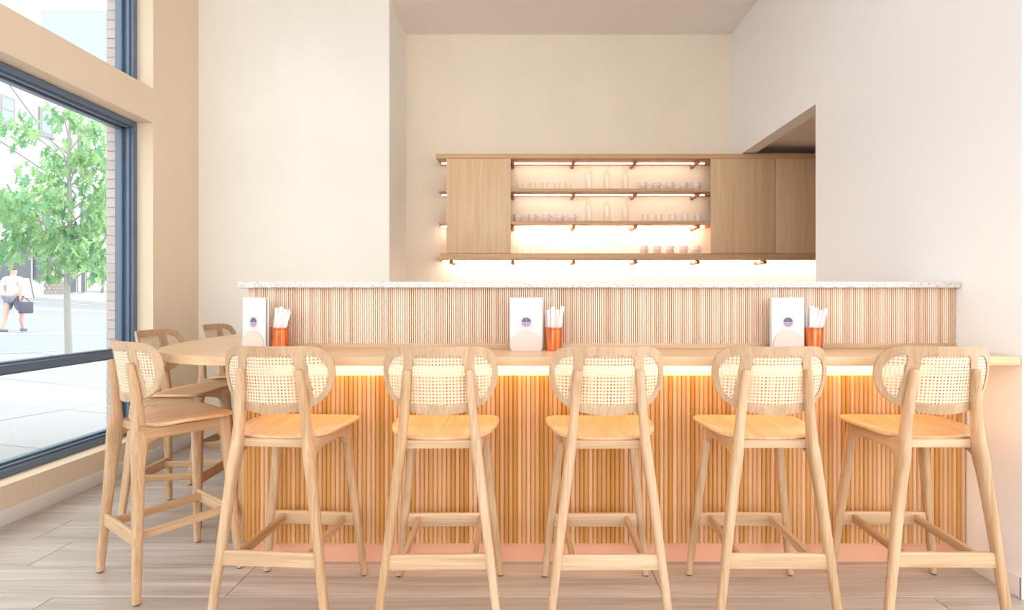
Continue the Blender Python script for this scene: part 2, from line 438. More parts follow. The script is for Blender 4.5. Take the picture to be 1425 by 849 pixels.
# ------------------------------------------------------------ bar stools
def plate_y(x, z):
    return -.184+1.71*(x*x-.0165)-.14*(z-.99)
def inside(pt, poly):
    x, y = pt; c = False; n = len(poly)
    for i in range(n):
        x0, y0 = poly[i]; x1, y1 = poly[i-1]
        if (y0 > y) != (y1 > y) and x < (x1-x0)*(y-y0)/(y1-y0)+x0: c = not c
    return c
def sym(half, k=4):
    """half outline (x>=0) from top centre to bottom centre -> closed smooth outline"""
    full = [Vector(p) for p in half]+[Vector((-x, z)) for x, z in half[-2:0:-1]]
    return [tuple(v) for v in cr(full, k, True)]
OUT = sym([(0, 1.101), (.135, 1.1005), (.182, 1.094), (.210, 1.075), (.227, 1.041), (.2335, .998), (.230, .957), (.216, .914), (.188, .876), (.146, .850), (.094, .836), (0, .826)])
def rounded(poly, r=.012, n=4):
    out = []; m = len(poly)
    for i in range(m):
        p0, p1, p2 = Vector(poly[i-1]), Vector(poly[i]), Vector(poly[(i+1) % m])
        a = (p0-p1); b = (p2-p1); ra = min(r, a.length*.4, b.length*.4)
        A = p1+a.normalized()*ra; B = p1+b.normalized()*ra
        for k in range(n+1):
            t = k/n; out.append(tuple(A*(1-t)**2+p1*2*t*(1-t)+B*t*t))
    return out
CEN = rounded([(-.096, 1.060), (.096, 1.060), (.118, .872), (0.0, .866), (-.118, .872)], .012)
SIDE = [tuple(v) for v in cr([(.139, 1.058), (.166, 1.059), (.192, 1.045), (.208, 1.014), (.211, .985), (.207, .950), (.192, .912), (.170, .890), (.159, .895), (.150, .96)], 3, True)]
SIDE_L = [(-x, z) for x, z in SIDE][::-1]
def frame_mesh():
    loops = [OUT, CEN, SIDE, SIDE_L]
    pts = []; edges = []
    for lp_ in loops:
        b = len(pts); pts += [Vector(p) for p in lp_]; n = len(lp_)
        edges += [(b+i, b+(i+1) % n) for i in range(n)]
    ne = len(pts)
    for i in range(-19, 20):
        for j in range(23):
            p = (i*.0122, .83+j*.0122)
            if inside(p, OUT) and not any(inside(p, q) for q in loops[1:]):
                if min((Vector(p)-q).length for q in pts[:ne]) > .006: pts.append(Vector(p))
    V, Eo, F, ov, oe, of = delaunay_2d_cdt(pts, edges, [], 0, 1e-6)
    bm = NB(); t = .0065
    A = [bm.verts.new((v.x, plate_y(v.x, v.y)-t, v.y)) for v in V]; B = [bm.verts.new((v.x, plate_y(v.x, v.y)+t, v.y)) for v in V]
    cnt = {}
    for f in F:
        c = sum((V[i] for i in f), Vector((0, 0)))/len(f)
        if inside(c, OUT) and not any(inside(c, q) for q in loops[1:]):
            bm.faces.new([A[i] for i in f]); bm.faces.new([B[i] for i in f][::-1])
            for i in range(len(f)):
                e = (f[i], f[(i+1) % len(f)])
                if (e[1], e[0]) in cnt: del cnt[(e[1], e[0])]
                else: cnt[e] = 1
    for a, b in cnt: bm.faces.new((A[b], A[a], B[a], B[b]))
    for v in [v for v in bm.verts if not v.link_faces]: bm.verts.remove(v)
    return bm
def cane_mesh(poly):
    """woven cane: a sheet of cells, each pierced by an eight-sided hole, standing in thickness"""
    bm = NB(); p = .0133; t = .0016
    xs = [q[0] for q in poly]; zs = [q[1] for q in poly]
    grow = .006
    def near(x, z):
        if inside((x, z), poly): return True
        return any((x-a)**2+(z-b)**2 < grow*grow for a, b in poly)
    cache = {}
    def vert(x, z, s):
        k = (round(x, 5), round(z, 5), s)
        if k not in cache: cache[k] = bm.verts.new((x, plate_y(x, z)+s*t, z))
        return cache[k]
    i0, i1 = int(min(xs)/p)-2, int(max(xs)/p)+2; j0, j1 = int(min(zs)/p)-1, int(max(zs)/p)+2
    for i in range(i0, i1):
        for j in range(j0, j1):
            cx, cz = (i+.5)*p, (j+.5)*p
            if not near(cx, cz): continue
            h = p/2; sq = [(h*a, h*b) for a, b in ((1, 0), (1, 1), (0, 1), (-1, 1), (-1, 0), (-1, -1), (0, -1), (1, -1))]
            rr = p*.31; ho = [(rr*math.cos(PI/4*k), rr*math.sin(PI/4*k)) for k in range(8)]
            for s in (-1, 1):
                for k in range(8):
                    a, b = sq[k], sq[(k+1) % 8]; c, d = ho[(k+1) % 8], ho[k]
                    f = [vert(cx+q[0], cz+q[1], s) for q in (a, b, c, d)]
                    bm.faces.new(f if s > 0 else f[::-1])
            for k in range(8):
                c, d = ho[k], ho[(k+1) % 8]
                bm.faces.new([vert(cx+c[0], cz+c[1], 1), vert(cx+d[0], cz+d[1], 1), vert(cx+d[0], cz+d[1], -1), vert(cx+c[0], cz+c[1], -1)])
    return bm
def leg_bm(keys, k=4, p=3.0):
    """keys: x, y, z, half-x, half-y"""
    bm = NB(); rs = []
    for x, y, z, a, b in cr_n(keys, k):
        rs.append([(x+dx, y+dy, z) for dx, dy in srect(a, b, 16, p)])
    rings(bm, rs); return bm
def bar_bm(p0, p1, hx, hz, keys=None):
    """squared rail from p0 to p1; half-height along Z"""
    bm = NB(); p0 = Vector(p0); p1 = Vector(p1); d = (p1-p0); u = Vector((d.y, -d.x, 0)).normalized()
    ks = keys or [(0, hz, 0), (1, hz, 0)]
    rs = []
    for t, h, dz in (ks if len(ks) == 2 else [tuple(q) for q in cr_n(ks, 3)]):
        c = p0+d*t+Vector((0, 0, dz))
        rs.append([c+u*a+Vector((0, 0, b)) for a, b in srect(hx, h, 16, 6)])
    rings(bm, rs); return bm
def seat_bm():
    half = [(0, .205), (.15, .204), (.198, .197), (.226, .170), (.233, .12), (.228, .03), (.212, -.05), (.184, -.105), (.128, -.136), (0, -.150)]
    o = sym(half, 4); bm = NB()
    def zt(x, y): return .750-.014*math.exp(-((x/.13)**2+((y+.02)/.15)**2))+.10*max(0, x*x-.01)*.12-.014*max(0, (-y-.02)/.13)
    K = 7; cen = (0, .01)
    def ring(s, dz): return [(cen[0]+(x-cen[0])*s, cen[1]+(y-cen[1])*s, zt(cen[0]+(x-cen[0])*s, cen[1]+(y-cen[1])*s)+dz) for x, y in o]
    rs = [ring(s, 0) for s in (.02, .25, .5, .75, .9, .985)]+[ring(1.0, -.003), ring(1.0, -.013), ring(.985, -.016), ring(.5, -.016), ring(.02, -.016)]
    rings(bm, rs); return bm
def make_stool(label):
    t = empty('bar_stool', (0, 0, 0), label, 'bar stool', None)
    obj('seat', seat_bm(), SEAT_OAK, t, smooth=50)
    b = obj('backrest', frame_mesh(), BACK_OAK, t, smooth=50)
    for poly in (CEN, SIDE, SIDE_L):
        q = obj('cane_panel', cane_mesh(poly), CANE, b, smooth=0); q['label'] = 'pale woven cane panel with small holes'
    for s in (-1, 1):
        rear = [(.236*s, -.220, .006, .0165, .0165), (.206*s, -.207, .25, .0175, .0205), (.170*s, -.192, .54, .020, .026), (.1535*s, -.184, .66, .0205, .034), (.143*s, -.182, .76, .0185, .024),
                (.1315*s, -.190, .88, .017, .0195), (.1215*s, -.206, .992, .0155, .016), (.1208*s, -.207, 1.005, .012, .012), (.1205*s, -.207, 1.010, .005, .005)]
        l = obj('leg', leg_bm(rear, 5), OAK_Z, t)
        obj('foot_glide', lathe(NB(), [(.012, 0), (.0125, .004), (.012, .008)], 14, .2365*s, -.220), BLACK, l)
        front = [(.236*s, .211, .006, .0150, .015), (.206*s, .196, .27, .0175, .018), (.172*s, .180, .58, .0195, .023), (.160*s, .172, .70, .0205, .026), (.159*s, .171, .727, .0205, .026)]
        l = obj('leg', leg_bm(front, 5), OAK_Z, t)
        obj('foot_glide', lathe(NB(), [(.011, 0), (.0115, .004), (.011, .008)], 14, .2365*s, .211), BLACK, l)
        obj('side_rail', bar_bm((.1545*s, -.19, .690), (.160*s, .172, .695), .0135, .03,
            [(0, .074, -.016), (.05, .058, -.010), (.10, .040, -.003), (.17, .029, .002), (.3, .025, .005), (.7, .025, .004), (.86, .030, .0), (.94, .045, -.013), (1, .062, -.024)]), OAK_Y, t)
        obj('side_stretcher', bar_bm((.142*s, -.198, .252), (.142*s, .196, .268), .010, .019), OAK_Y, t)
    obj('rear_rail', bar_bm((-.155, -.150, .703), (.155, -.150, .703), .011, .017), OAK_X, t)
    obj('rear_stretcher', bar_bm((-.200, -.205, .254), (.200, -.205, .254), .0105, .0305), OAK_X, t)
    obj('front_stretcher', bar_bm((-.206, .198, .266), (.206, .198, .266), .0105, .0305), OAK_X, t)
    return t
def copy_tree(o, parent=None):
    c = o.copy(); C.objects.link(c)
    if parent is not None: c.parent = parent
    for ch in list(o.children): copy_tree(ch, c)
    return c
STOOLS = [   # x, y, heading (deg, 0 faces +Y, positive turns left), label
    (-1.002, 2.508, -4.5, 'oak and cane bar stool nearest the rounded counter end, leftmost of the front row'),
    (-.347, 2.483, 1.1, 'second oak and cane bar stool from the left in the row along the slats'),
    (.328, 2.480, .7, 'middle oak and cane bar stool of the front row, right of the centre menu'),
    (.998, 2.490, -.4, 'oak and cane bar stool in front of the right-hand menu and copper cup'),
    (1.671, 2.502, -.8, 'rightmost oak and cane bar stool, beside the white wall'),
    (-1.685, 2.754, -38.6, 'oak and cane bar stool turned at an angle, nearest the big window'),
    (-2.055, 3.48, -88, 'oak and cane bar stool behind the angled one, half hidden by the counter end'),
    (-2.11, 4.25, -88, 'farthest oak and cane bar stool, by the cream back wall'),
]
proto = None
for x, y, a, lab in STOOLS:
    if proto is None: proto = make_stool(lab); r = proto
    else: r = copy_tree(proto)
    r.location = (x, y, 0); r.rotation_euler = (0, 0, math.radians(a)); r['label'] = lab; r['group'] = 'oak and cane bar stools around the counter'

# ------------------------------------------------------------ shelf unit on the back wall
YF = 5.70
su = empty('wall_shelf_unit', (.9, 5.85, 1.66), 'pale oak wall shelf unit with flat panels, dowel brackets and light strips', 'shelf')
XE = 4.3
for nm, z0, z1, xl, yf in (('shelf', 2.667, 2.712, -.878, YF-.02), ('shelf', 2.345, 2.375, -.857, YF+.01), ('shelf', 2.024, 2.056, -.857, YF+.01), ('shelf', 1.672, 1.700, -.878, YF-.02)):
    bx(nm, xl, XE, yf, YB-.002, z0, z1, SHELF_OAK, su, bev=.002)
bx('door_track', -.84, XE, YF, YB-.03, 1.7002, 1.738, SHELF_OAK, su, bev=.002)
for x0 in (-.7775, 1.824, 2.461, 3.098):
    bx('panel_door', x0+.002, x0+.634, YF-.012, YF+.008, 1.738, 2.667, PANEL_OAK, su, bev=.0015)
dm = lathe(NB(), [(.0172, 0), (.018, .002), (.018, .24), (.0172, .242)], 16)
me = bpy.data.meshes.new('dowel'); bmesh.ops.recalc_face_normals(dm, faces=dm.faces); dm.to_mesh(me); dm.free(); me.materials.append(DOWEL); finish(me, 40)
for zz in (2.667, 2.345, 2.024, 1.672):
    for x in (-.74, -.127, .483, 1.100, 1.724, 2.39):
        if zz > 1.9 and (x > 2 or x < -.5): continue
        share('dowel', me, (x-.9, 5.998-5.85, zz-.0185-1.66), su, (PI/2, 0, 0))
for zz in (2.667, 2.345, 2.024):
    for a, b in ((-.139, 1.822), (-.85, -.78)):
        bx('light_strip', a, b, YB-.112, YB-.098, zz-.007, zz-.0005, LEDH if zz < 2.1 else LEDM, su)
bx('light_strip', -.84, XE, YB-.112, YB-.098, 1.665, 1.6715, LEDH, su)

# ------------------------------------------------------------ things on the shelves
MUGP = plain('mug_pink_glaze', (230, 196, 188), .35); MUGW = plain('mug_white_glaze', (238, 228, 224), .35)
def mug_mesh():
    bm = NB(); h = .080; R = .041
    lathe(bm, [(.001, .003), (.030, .001), (R-.006, 0), (R-.001, .006), (R, .02), (R, h*.55), (R, h*.56), (R, h), (R-.003, h), (R-.0045, h-.004), (R-.005, .02), (.02, .012), (.001, .011)], 24)
    for f in bm.faces: f.material_index = 0 if f.calc_center_median().z > h*.5 and True else 1
    return bm
def handle_bm():
    bm = NB(); pts = [((.038)+.031*math.sin(PI*i/10), 0, .041+.026*math.cos(PI*i/10)) for i in range(11)]
    return tube(bm, pts, .0055, 8)
def make_mug(label):
    t = empty('mug', (0, 0, 0), label, 'mug')
    obj('body', mug_mesh(), [MUGW, MUGP], t, smooth=50); obj('handle', handle_bm(), MUGW, t)
    return t
def tumbler_bm(round_):
    p = ([(.001, 0), (.026, 0), (.033, .004), (.038, .03), (.034, .088), (.0325, .088), (.0365, .03), (.031, .008), (.001, .006)] if round_
         else [(.001, 0), (.026, 0), (.029, .003), (.034, .088), (.0325, .088), (.0275, .008), (.001, .007)])
    return lathe(NB(), p, 24)
def bottle_bm():
    return lathe(NB(), [(.001, 0), (.034, 0), (.037, .004), (.037, .165), (.034, .185), (.022, .206), (.019, .216), (.019, .270), (.0215, .272), (.0215, .284), (.0175, .284), (.0165, .216), (.020, .204), (.032, .183), (.035, .165), (.035, .010), (.001, .007)], 24)
ORD = ['leftmost', 'second', 'middle', 'fourth', 'rightmost']
YO = 5.83
ztop = {'top': 2.375, 'middle': 2.056, 'lowest': 1.738}
mug0 = None; glass_src = {}
def put(src, x, z, label, group, rz=0, y=None):
    r = copy_tree(src) if src.get('used') else src
    src['used'] = 1
    r.location = (x, YO if y is None else y, z); r.rotation_euler = (0, 0, rz); r['label'] = label; r['group'] = group
    if 'used' in r and r is not src: del r['used']
mug0 = make_mug('')
tall = tag(obj('tumbler', tumbler_bm(False), GLASSWARE), '', 'glass'); rnd = tag(obj('stemless_glass', tumbler_bm(True), GLASSWARE), '', 'glass')
bot = tag(obj('glass_bottle', bottle_bm(), GLASSWARE, smooth=60), '', 'bottle')
L5 = {'top': [-.055, .075, .195, .318, .430], 'middle': [-.078, .068, .212, .345, .475], 'lowest': [-.055, .075, .195, .318, .430]}
R5 = {'top': [1.187, 1.325, 1.456, 1.594, 1.725], 'middle': [1.207, 1.345, 1.483, 1.607, 1.738], 'lowest': [1.194, 1.325, 1.456, 1.594, 1.725]}
for sh in ('top', 'middle', 'lowest'):
    z = ztop[sh]
    for k in range(5):
        if sh == 'middle':
            put(mug0, L5[sh][k], z, '%s of five two-tone mugs at the left of the %s open shelf' % (ORD[k], sh), 'mugs on the middle shelf', random.uniform(-.15, .1))
            put(rnd, R5[sh][k], z, '%s of five rounded clear glasses at the right of the %s open shelf' % (ORD[k], sh), 'rounded glasses on the middle shelf')
        else:
            put(tall, L5[sh][k], z, '%s of five clear tumblers at the left of the %s open shelf' % (ORD[k], sh), 'tumblers on the %s shelf' % sh)
            put(mug0, R5[sh][k], z, '%s of five pink and white mugs at the right of the %s open shelf' % (ORD[k], sh), 'mugs on the %s shelf' % sh, random.uniform(-.15, .1))
    for k, x in enumerate((.640, .822, 1.006)):
        put(bot, x, z, '%s of three tall clear glass bottles on the %s open shelf' % (('left', 'centre', 'right')[k], sh), 'bottles on the %s shelf' % sh)
for s in (mug0, tall, rnd, bot):
    if 'used' in s: del s['used']

# ------------------------------------------------------------ menus, holders and copper cups on the counter
def emblem(parent):
    bm = NB(); box(bm, -.031, .031, -.0135, -.0130, .105, .167); e = obj('emblem', bm, BLUSH, parent, smooth=0, world=False)
    e['label'] = 'small lilac square with a quartered purple disc'
    for q, m in ((0, PURPLE), (1, PURPLE), (2, LILAC), (3, LILAC)):
        b2 = NB(); a0 = q*90
        ox = .0006*(1 if q in (0, 3) else -1); oz = .0006*(1 if q < 2 else -1)
        pts = [(ox, 0, .136+oz)]+[(ox+.0222*math.cos(math.radians(a0+i*9)), 0, .136+oz+.0222*math.sin(math.radians(a0+i*9))) for i in range(11)]
        rings(b2, [[(x, -.0135, z) for x, _, z in pts], [(x, -.0140, z) for x, _, z in pts]])
        obj('emblem_quarter', b2, m, e, smooth=0, world=False)
def make_menu(lab):
    t = empty('menu_card', (0, 0, 0), lab, 'menu')
    f = NB(); box(f, -.079, .079, -.013, -.006, .006, .255, .001, 1)
    obj('front_leaf', f, PAPER, t, world=False)
    f = NB(); box(f, -.079, .079, .004, .011, .006, .255, .001, 1); obj('rear_leaf', f, PAPER, t, world=False)
    f = NB(); box(f, -.079, -.074, -.006, .004, .006, .255); obj('spine', f, PAPER, t, world=False)
    emblem(t); return t
def make_holder(lab):
    t = empty('menu_holder', (0, 0, 0), lab, 'holder')
    for y0, y1 in ((-.022, -.0145), (.0115, .019)):
        bm = NB(); pts = [(.0725, 0), (.0725, .026)]+arc(0, .026, .0725, 0, 180, 18)[1:-1]+[(-.0725, .026), (-.0725, 0)]
        rings(bm, [[(x, y0, z) for x, z in pts], [(x, y1, z) for x, z in pts]])
        obj('arched_plate', bm, PINK, t, world=False)
    bm = NB(); box(bm, -.0725, .0725, -.0145, .0115, 0, .0055); obj('base', bm, PINK, t, smooth=0, world=False)
    return t
def make_cup(lab):
    t = empty('copper_cup', (0, 0, 0), lab, 'cup')
    prof = [(.001, 0), (.037, 0), (.039, .002)]
    for k in range(12): prof += [(.0392+.0002*k, .006+k*.0085), (.0398+.0002*k, .010+k*.0085)]
    prof += [(.0425, .110), (.0425, .112), (.0405, .112), (.037, .008), (.001, .006)]
    obj('body', lathe(NB(), prof, 32), COPPER, t, smooth=30); return t
bmp = NB(); box(bmp, -.0095, .0095, -.0017, .0017, 0, .205, .001, 1)
sleeve = obj('paper_sleeve', bmp, PAPER_W); sleeve_used = False
ORD8 = ['leftmost', 'second from left', 'third from left', 'fourth from left', 'fourth from right', 'third from right', 'second from right', 'rightmost']
W3 = ['left-hand', 'centre', 'right-hand']
for i, (mx, my, ma, cx, cy) in enumerate(((-1.297, 2.785, -27, -1.178, 2.775), (.005, 2.80, 0, .137, 2.79), (1.266, 2.80, 0, 1.390, 2.79))):
    d = ['turned toward the window', 'behind the second stool gap', 'behind the fourth stool'][i]
    m = make_menu('%s white menu card with purple disc emblem, %s' % (W3[i].capitalize(), d)); m.location = (mx, my, 1.04); m.rotation_euler.z = math.radians(ma); m['group'] = 'menu cards along the fluted panel'
    h = make_holder('pale pink arched holder gripping the %s menu card' % W3[i]); h.location = (mx, my, 1.04); h.rotation_euler.z = math.radians(ma); h['group'] = 'pink menu holders'
    cp = make_cup('ribbed copper cup of paper sleeves beside the %s menu card' % W3[i]); cp.location = (cx, cy, 1.04); cp['group'] = 'copper cups on the counter'
    rs = random.Random(i+3)
    N = 8
    for k in range(N):
        f = k/(N-1)-.5
        if sleeve_used: s = sleeve.copy(); C.objects.link(s)
        else: s = sleeve; sleeve_used = True
        tilt = f*.26+[.16, .02, .12][i]                 # fan sideways about the point where it stands in the cup
        bx0 = f*.026-[.014, .002, .010][i]; by0 = (.012, -.010, .004, -.016)[k % 4]
        s.location = (cx+bx0, cy+by0, 1.04+.0068+abs(math.sin(tilt))*.0105)
        s.rotation_euler = (rs.uniform(-.03, .03), tilt, 0)
        s.scale = (1, 1, rs.uniform(.90, 1.02))
        tag(s, '%s white paper utensil sleeve of those fanned in the %s copper cup' % (ORD8[k], W3[i]), 'sleeve', 'paper sleeves in the %s copper cup' % W3[i])

# ------------------------------------------------------------ outside the window
def gz(x, y): return -.056*y-.099*x
ASPH = plain('asphalt', (143, 146, 151), .85, var=.06, scale=1.5)
CONC = plain('pavement_slab', (160, 160, 161), .8, var=.06, scale=2.0)
WLINE = plain('road_paint_white', (240, 240, 238), .7); YLINE = plain('road_paint_yellow', (226, 206, 160), .7)
def quad_ground(name, x0, x1, y0, y1, mat, lift=0, parent=None, t=.06):
    bm = NB(); top = [(x, y, gz(x, y)+lift) for x, y in ((x0, y0), (x1, y0), (x1, y1), (x0, y1))]
    rings(bm, [[(x, y, z-t) for x, y, z in top], top]); return obj(name, bm, mat, parent, smooth=0)
road = empty('road', (-24, 30, 0), kind='structure')
quad_ground('asphalt', -37.0, -9.2, -20, 110, ASPH, -.12, road, .4)
quad_ground('edge_line', -13.6, -13.45, 4, 19.2, WLINE, -.113, road, .02)
for k in range(9): quad_ground('lane_dash', -19.9, -19.65, 19.0+k*3.2, 20.6+k*3.2, WLINE, -.113, road, .02)
quad_ground('centre_line', -26.2, -26.0, 5, 90, YLINE, -.113, road, .02); quad_ground('centre_line', -27.6, -27.4, 5, 90, YLINE, -.113, road, .02)
quad_ground('kerb_line', -36.6, -36.2, 5, 100, YLINE, -.113, road, .02)
sw = empty('sidewalk', (-6, 8, 0), kind='structure')
quad_ground('base', -9.2, -3.34, -6, 40, plain('pavement_bed', (132, 130, 128), .9), -.05, sw, .4)
for i in range(4):
    for j in range(15):
        x0 = -9.0+i*1.41; y0 = -3+j*1.5
        quad_ground('paving_slab', x0+.006, x0+1.404, y0+.006, y0+1.494, CONC, random.uniform(-.003, .003), sw, .045)
quad_ground('kerb', -9.2, -9.02, -6, 40, CONC, .005, sw, .2)
sf = empty('far_sidewalk', (-39, 50, 0), kind='structure')
quad_ground('pavement', -42.2, -37.0, -10, 110, CONC, 0, sf, .5)
# brick pilaster by the window jamb
bw = empty('wall_exterior', (-3.28, 4.7, 0), kind='structure')
BRICK = plain('pale_brick', (198, 183, 177), .85, var=.10, bump=.25, scale=30); MORT = plain('mortar', (190, 184, 180), .9)
bx('mortar_core', -3.326, -3.242, 4.60, 5.3, 0, 4.03, MORT, bw)
bmb = NB(); box(bmb, -.044, .044, -.03, .03, 0, .064, .003, 1); bmesh.ops.recalc_face_normals(bmb, faces=bmb.faces)
me = bpy.data.meshes.new('brick'); bmb.to_mesh(me); bmb.free(); me.materials.append(BRICK); finish(me, 30)
for k in range(54):
    share('brick', me, (-.004+random.uniform(-.0015, .0015), 4.622-4.7+random.uniform(-.002, .002), k*.0745+.004), bw)

# street tree
TX, TY = -7.89, 10.0; TZ = gz(TX, TY)
BARK = plain('grey_bark', (160, 158, 150), .85, var=.12, bump=.5, scale=25)
def leaf_mat(nm, c):
    m, n, l, b = newmat(nm); oi = n.new('ShaderNodeObjectInfo'); ge = n.new('ShaderNodeNewGeometry'); ad = n.new('ShaderNodeMath'); ad.operation = 'ADD'
    l.new(oi.outputs['Random'], ad.inputs[0]); l.new(ge.outputs['Random Per Island'], ad.inputs[1]); fr = n.new('ShaderNodeMath'); fr.operation = 'FRACT'; l.new(ad.outputs[0], fr.inputs[0])
    r = n.new('ShaderNodeValToRGB'); r.color_ramp.elements[0].color = (*lin((104, 160, 118)), 1); r.color_ramp.elements[1].color = (*lin((176, 208, 142)), 1)
    l.new(fr.outputs[0], r.inputs[0]); l.new(r.outputs[0], b.inputs['Base Color']); b.inputs['Roughness'].default_value = .5
    tr = n.new('ShaderNodeBsdfTranslucent'); l.new(r.outputs[0], tr.inputs['Color'])
    mx = n.new('ShaderNodeMixShader'); mx.inputs[0].default_value = .35; l.new(b.outputs[0], mx.inputs[1]); l.new(tr.outputs[0], mx.inputs[2])
    l.new(mx.outputs[0], n['Material Output'].inputs['Surface']); return m
LEAF = leaf_mat('oak_leaf', None)
tree = empty('street_tree', (TX, TY, TZ), 'slender young street tree with lobed green leaves outside the window', 'tree')
trk = cr([(TX, TY, TZ), (TX-.03, TY, TZ+1.2), (TX+.02, TY, TZ+2.4), (TX, TY, TZ+3.4), (TX+.03, TY, TZ+4.3)], 4)
obj('trunk', tube(NB(), trk, .056, 12, .018), BARK, tree)
half = [(0, 0), (.05, .10), (.20, .16), (.09, .24), (.13, .36), (.38, .50), (.15, .50), (.13, .62), (.30, .80), (.11, .78), (.06, .88), (0, 1)]
def leaf_geo(bm, M):
    for s in (-1, 1):
        vs = [bm.verts.new(M @ Vector((x*s, y, .22*abs(x)-.12*y*y))) for x, y in half]
        bm.faces.new(vs if s > 0 else vs[::-1])
lb = NB(); leaf_geo(lb, Matrix.Identity(4)); bmesh.ops.remove_doubles(lb, verts=lb.verts, dist=1e-5); lm = bpy.data.meshes.new('leaf'); lb.to_mesh(lm); lb.free(); lm.materials.append(LEAF)
CL = []   # twig clusters: local offsets from the trunk axis (x, y, z above base), radius
def cl(dx, dz, r, n, dy=None): CL.append((dx, dz, r, n, dy))
for a in [(-.95, 2.75, .36, 90), (-.62, 2.55, .34, 90), (-.80, 2.15, .34, 90), (-1.1, 2.35, .36, 80), (-1.35, 2.9, .4, 70), (-1.3, 2.5, .4, 60), (-1.0, 1.92, .26, 60), (-.15, 3.15, .38, 110), (.25, 3.05, .36, 110), (.0, 2.7, .38, 110),
          (.35, 2.55, .36, 110), (-.35, 2.85, .34, 90), (.55, 2.85, .32, 90), (.05, 2.25, .36, 110), (.45, 2.15, .34, 100), (-.32, 2.2, .30, 90), (-.18, 1.86, .26, 70), (.12, 1.80, .20, 30), (.5, 1.78, .28, 80), (.66, 1.55, .20, 40),
          (-.2, 1.58, .17, 36), (.35, 1.95, .25, 60), (-.22, 3.6, .34, 90), (.2, 3.5, .34, 90), (-.5, 3.9, .32, 70), (-.85, 4.05, .22, 26), (-.1, 4.3, .4, 80), (.4, 4.1, .36, 80), (.7, 3.5, .34, 70), (.75, 2.4, .3, 80)]: cl(*a)
rl = random.Random(11); LV = []
bb = NB()
for dx, dz, r, n, dy in CL:
    yy = rl.uniform(-.55, .55)
    base = Vector((TX, TY, TZ+max(dz-.5, 1.25+.1*rl.random()))); tip = Vector((TX+dx, TY+yy, TZ+dz))
    tube(bb, [base, base.lerp(tip, .5)+Vector((0, 0, .06)), tip], .014, 6, .005)
    for k in range(int(n*.62)):
        v = Vector((rl.gauss(0, 1), rl.gauss(0, 1), rl.gauss(0, .8))); v = v.normalized()*r*rl.random()**.45
        sc = rl.uniform(.15, .24)
        LV.append((tip+v, Euler((rl.uniform(-2.2, -.6), rl.uniform(-.6, .6), rl.uniform(0, 2*PI))), sc))
obj('branches', bb, BARK, tree)
LV.sort(key=lambda q: (-q[2]*(1 if q[0].z < TZ+4.2 and q[0].x > TX-1.15 else .5)/q[0].y))
for p, e, s in LV[:300]: share('leaf', lm, p-Vector((TX, TY, TZ)), tree, e, (s, s, s))
bm = NB()
for p, e, s in LV[300:]: leaf_geo(bm, Matrix.Translation(p) @ e.to_matrix().to_4x4() @ Matrix.Scale(s, 4))
me = bpy.data.meshes.new('foliage'); bmesh.ops.translate(bm, verts=bm.verts, vec=-Vector((TX, TY, TZ))); bm.to_mesh(me); bm.free(); me.materials.append(LEAF)
o = bpy.data.objects.new('foliage', me); C.objects.link(o); o.parent = tree; o['kind'] = 'stuff'

# building across the street
FX = -42
STUC = plain('white_stucco', (190, 186, 185), .85, var=.03, scale=.6); SHOPG = plain('dark_shop_glass', (84, 88, 94), .15)
GREYF = plain('grey_shop_frame', (88, 92, 100), .5); SIGNM = plain('shop_sign_dark', (96, 90, 104), .6); WHT = plain('white_trim', (190, 188, 186), .6)
STN = plain('rubble_stone', (160, 148, 140), .9, var=.12, scale=3); WING = plain('window_pane_grey', (150, 158, 166), .2); SILLM = plain('window_surround', (150, 144, 146), .7)
bd = empty('building', (FX-5, 52, 1.2), 'white rendered building with dark shopfront across the street', 'building')
bx('wall', FX-10, FX, 20, 62, -1, 21.5, STUC, bd)
bx('cornice', FX, FX+.35, 20, 52.9, 5.95, 6.35, WHT, bd, bev=.05); bx('cornice', FX, FX+.35, 20, 62, 21.0, 21.5, WHT, bd)
for y0, y1, z0, z1 in ((45.0, 49.0, 2.75, 5.95), (49.35, 50.5, 2.9, 5.95), (50.6, 52.3, 3.0, 5.95)):
    f = bx('shop_window', FX, FX+.12, y0, y1, z0, z1, GREYF, bd); bx('pane', FX+.12, FX+.14, y0+.12, y1-.12, z0+.15, z1-.15, SHOPG, f)
o = bx('notice', FX+.15, FX+.16, 50.9, 51.4, 3.15, 4.1, WHT, bd)
sg = bx('shop_sign', FX, FX+.15, 48.9, 51.2, 6.4, 7.2, SIGNM, bd)
bx('sign_stripe', FX+.15, FX+.17, 49.1, 51.0, 6.62, 6.80, WHT, sg)
rs2 = random.Random(4)
for r_ in range(4):
    for k in range(5):
        ya = 50.5+k*.43+(.2 if r_ % 2 else 0); bx('stone', FX, FX+.1+rs2.uniform(0, .04), ya, ya+.41, 1.75+r_*.29, 2.02+r_*.29, STN, bd, bev=.02)
for y0, y1, z0, z1, mt in ((53.0, 53.9, 1.9, 5.0, GREYF), (54.2, 54.55, 1.9, 5.0, WHT), (54.6, 55.0, 1.9, 5.0, GREYF)):
    d = bx('shop_door', FX, FX+.14, y0, y1, z0, z1, mt, bd)
for y0 in (55.3, 57.5): bx('white_panel', FX, FX+.1, y0, y0+1.9, 2.0, 4.6, WHT, bd)
bx('downpipe', FX, FX+.12, 57.22, 57.42, 1.9, 5.0, GREYF, bd)
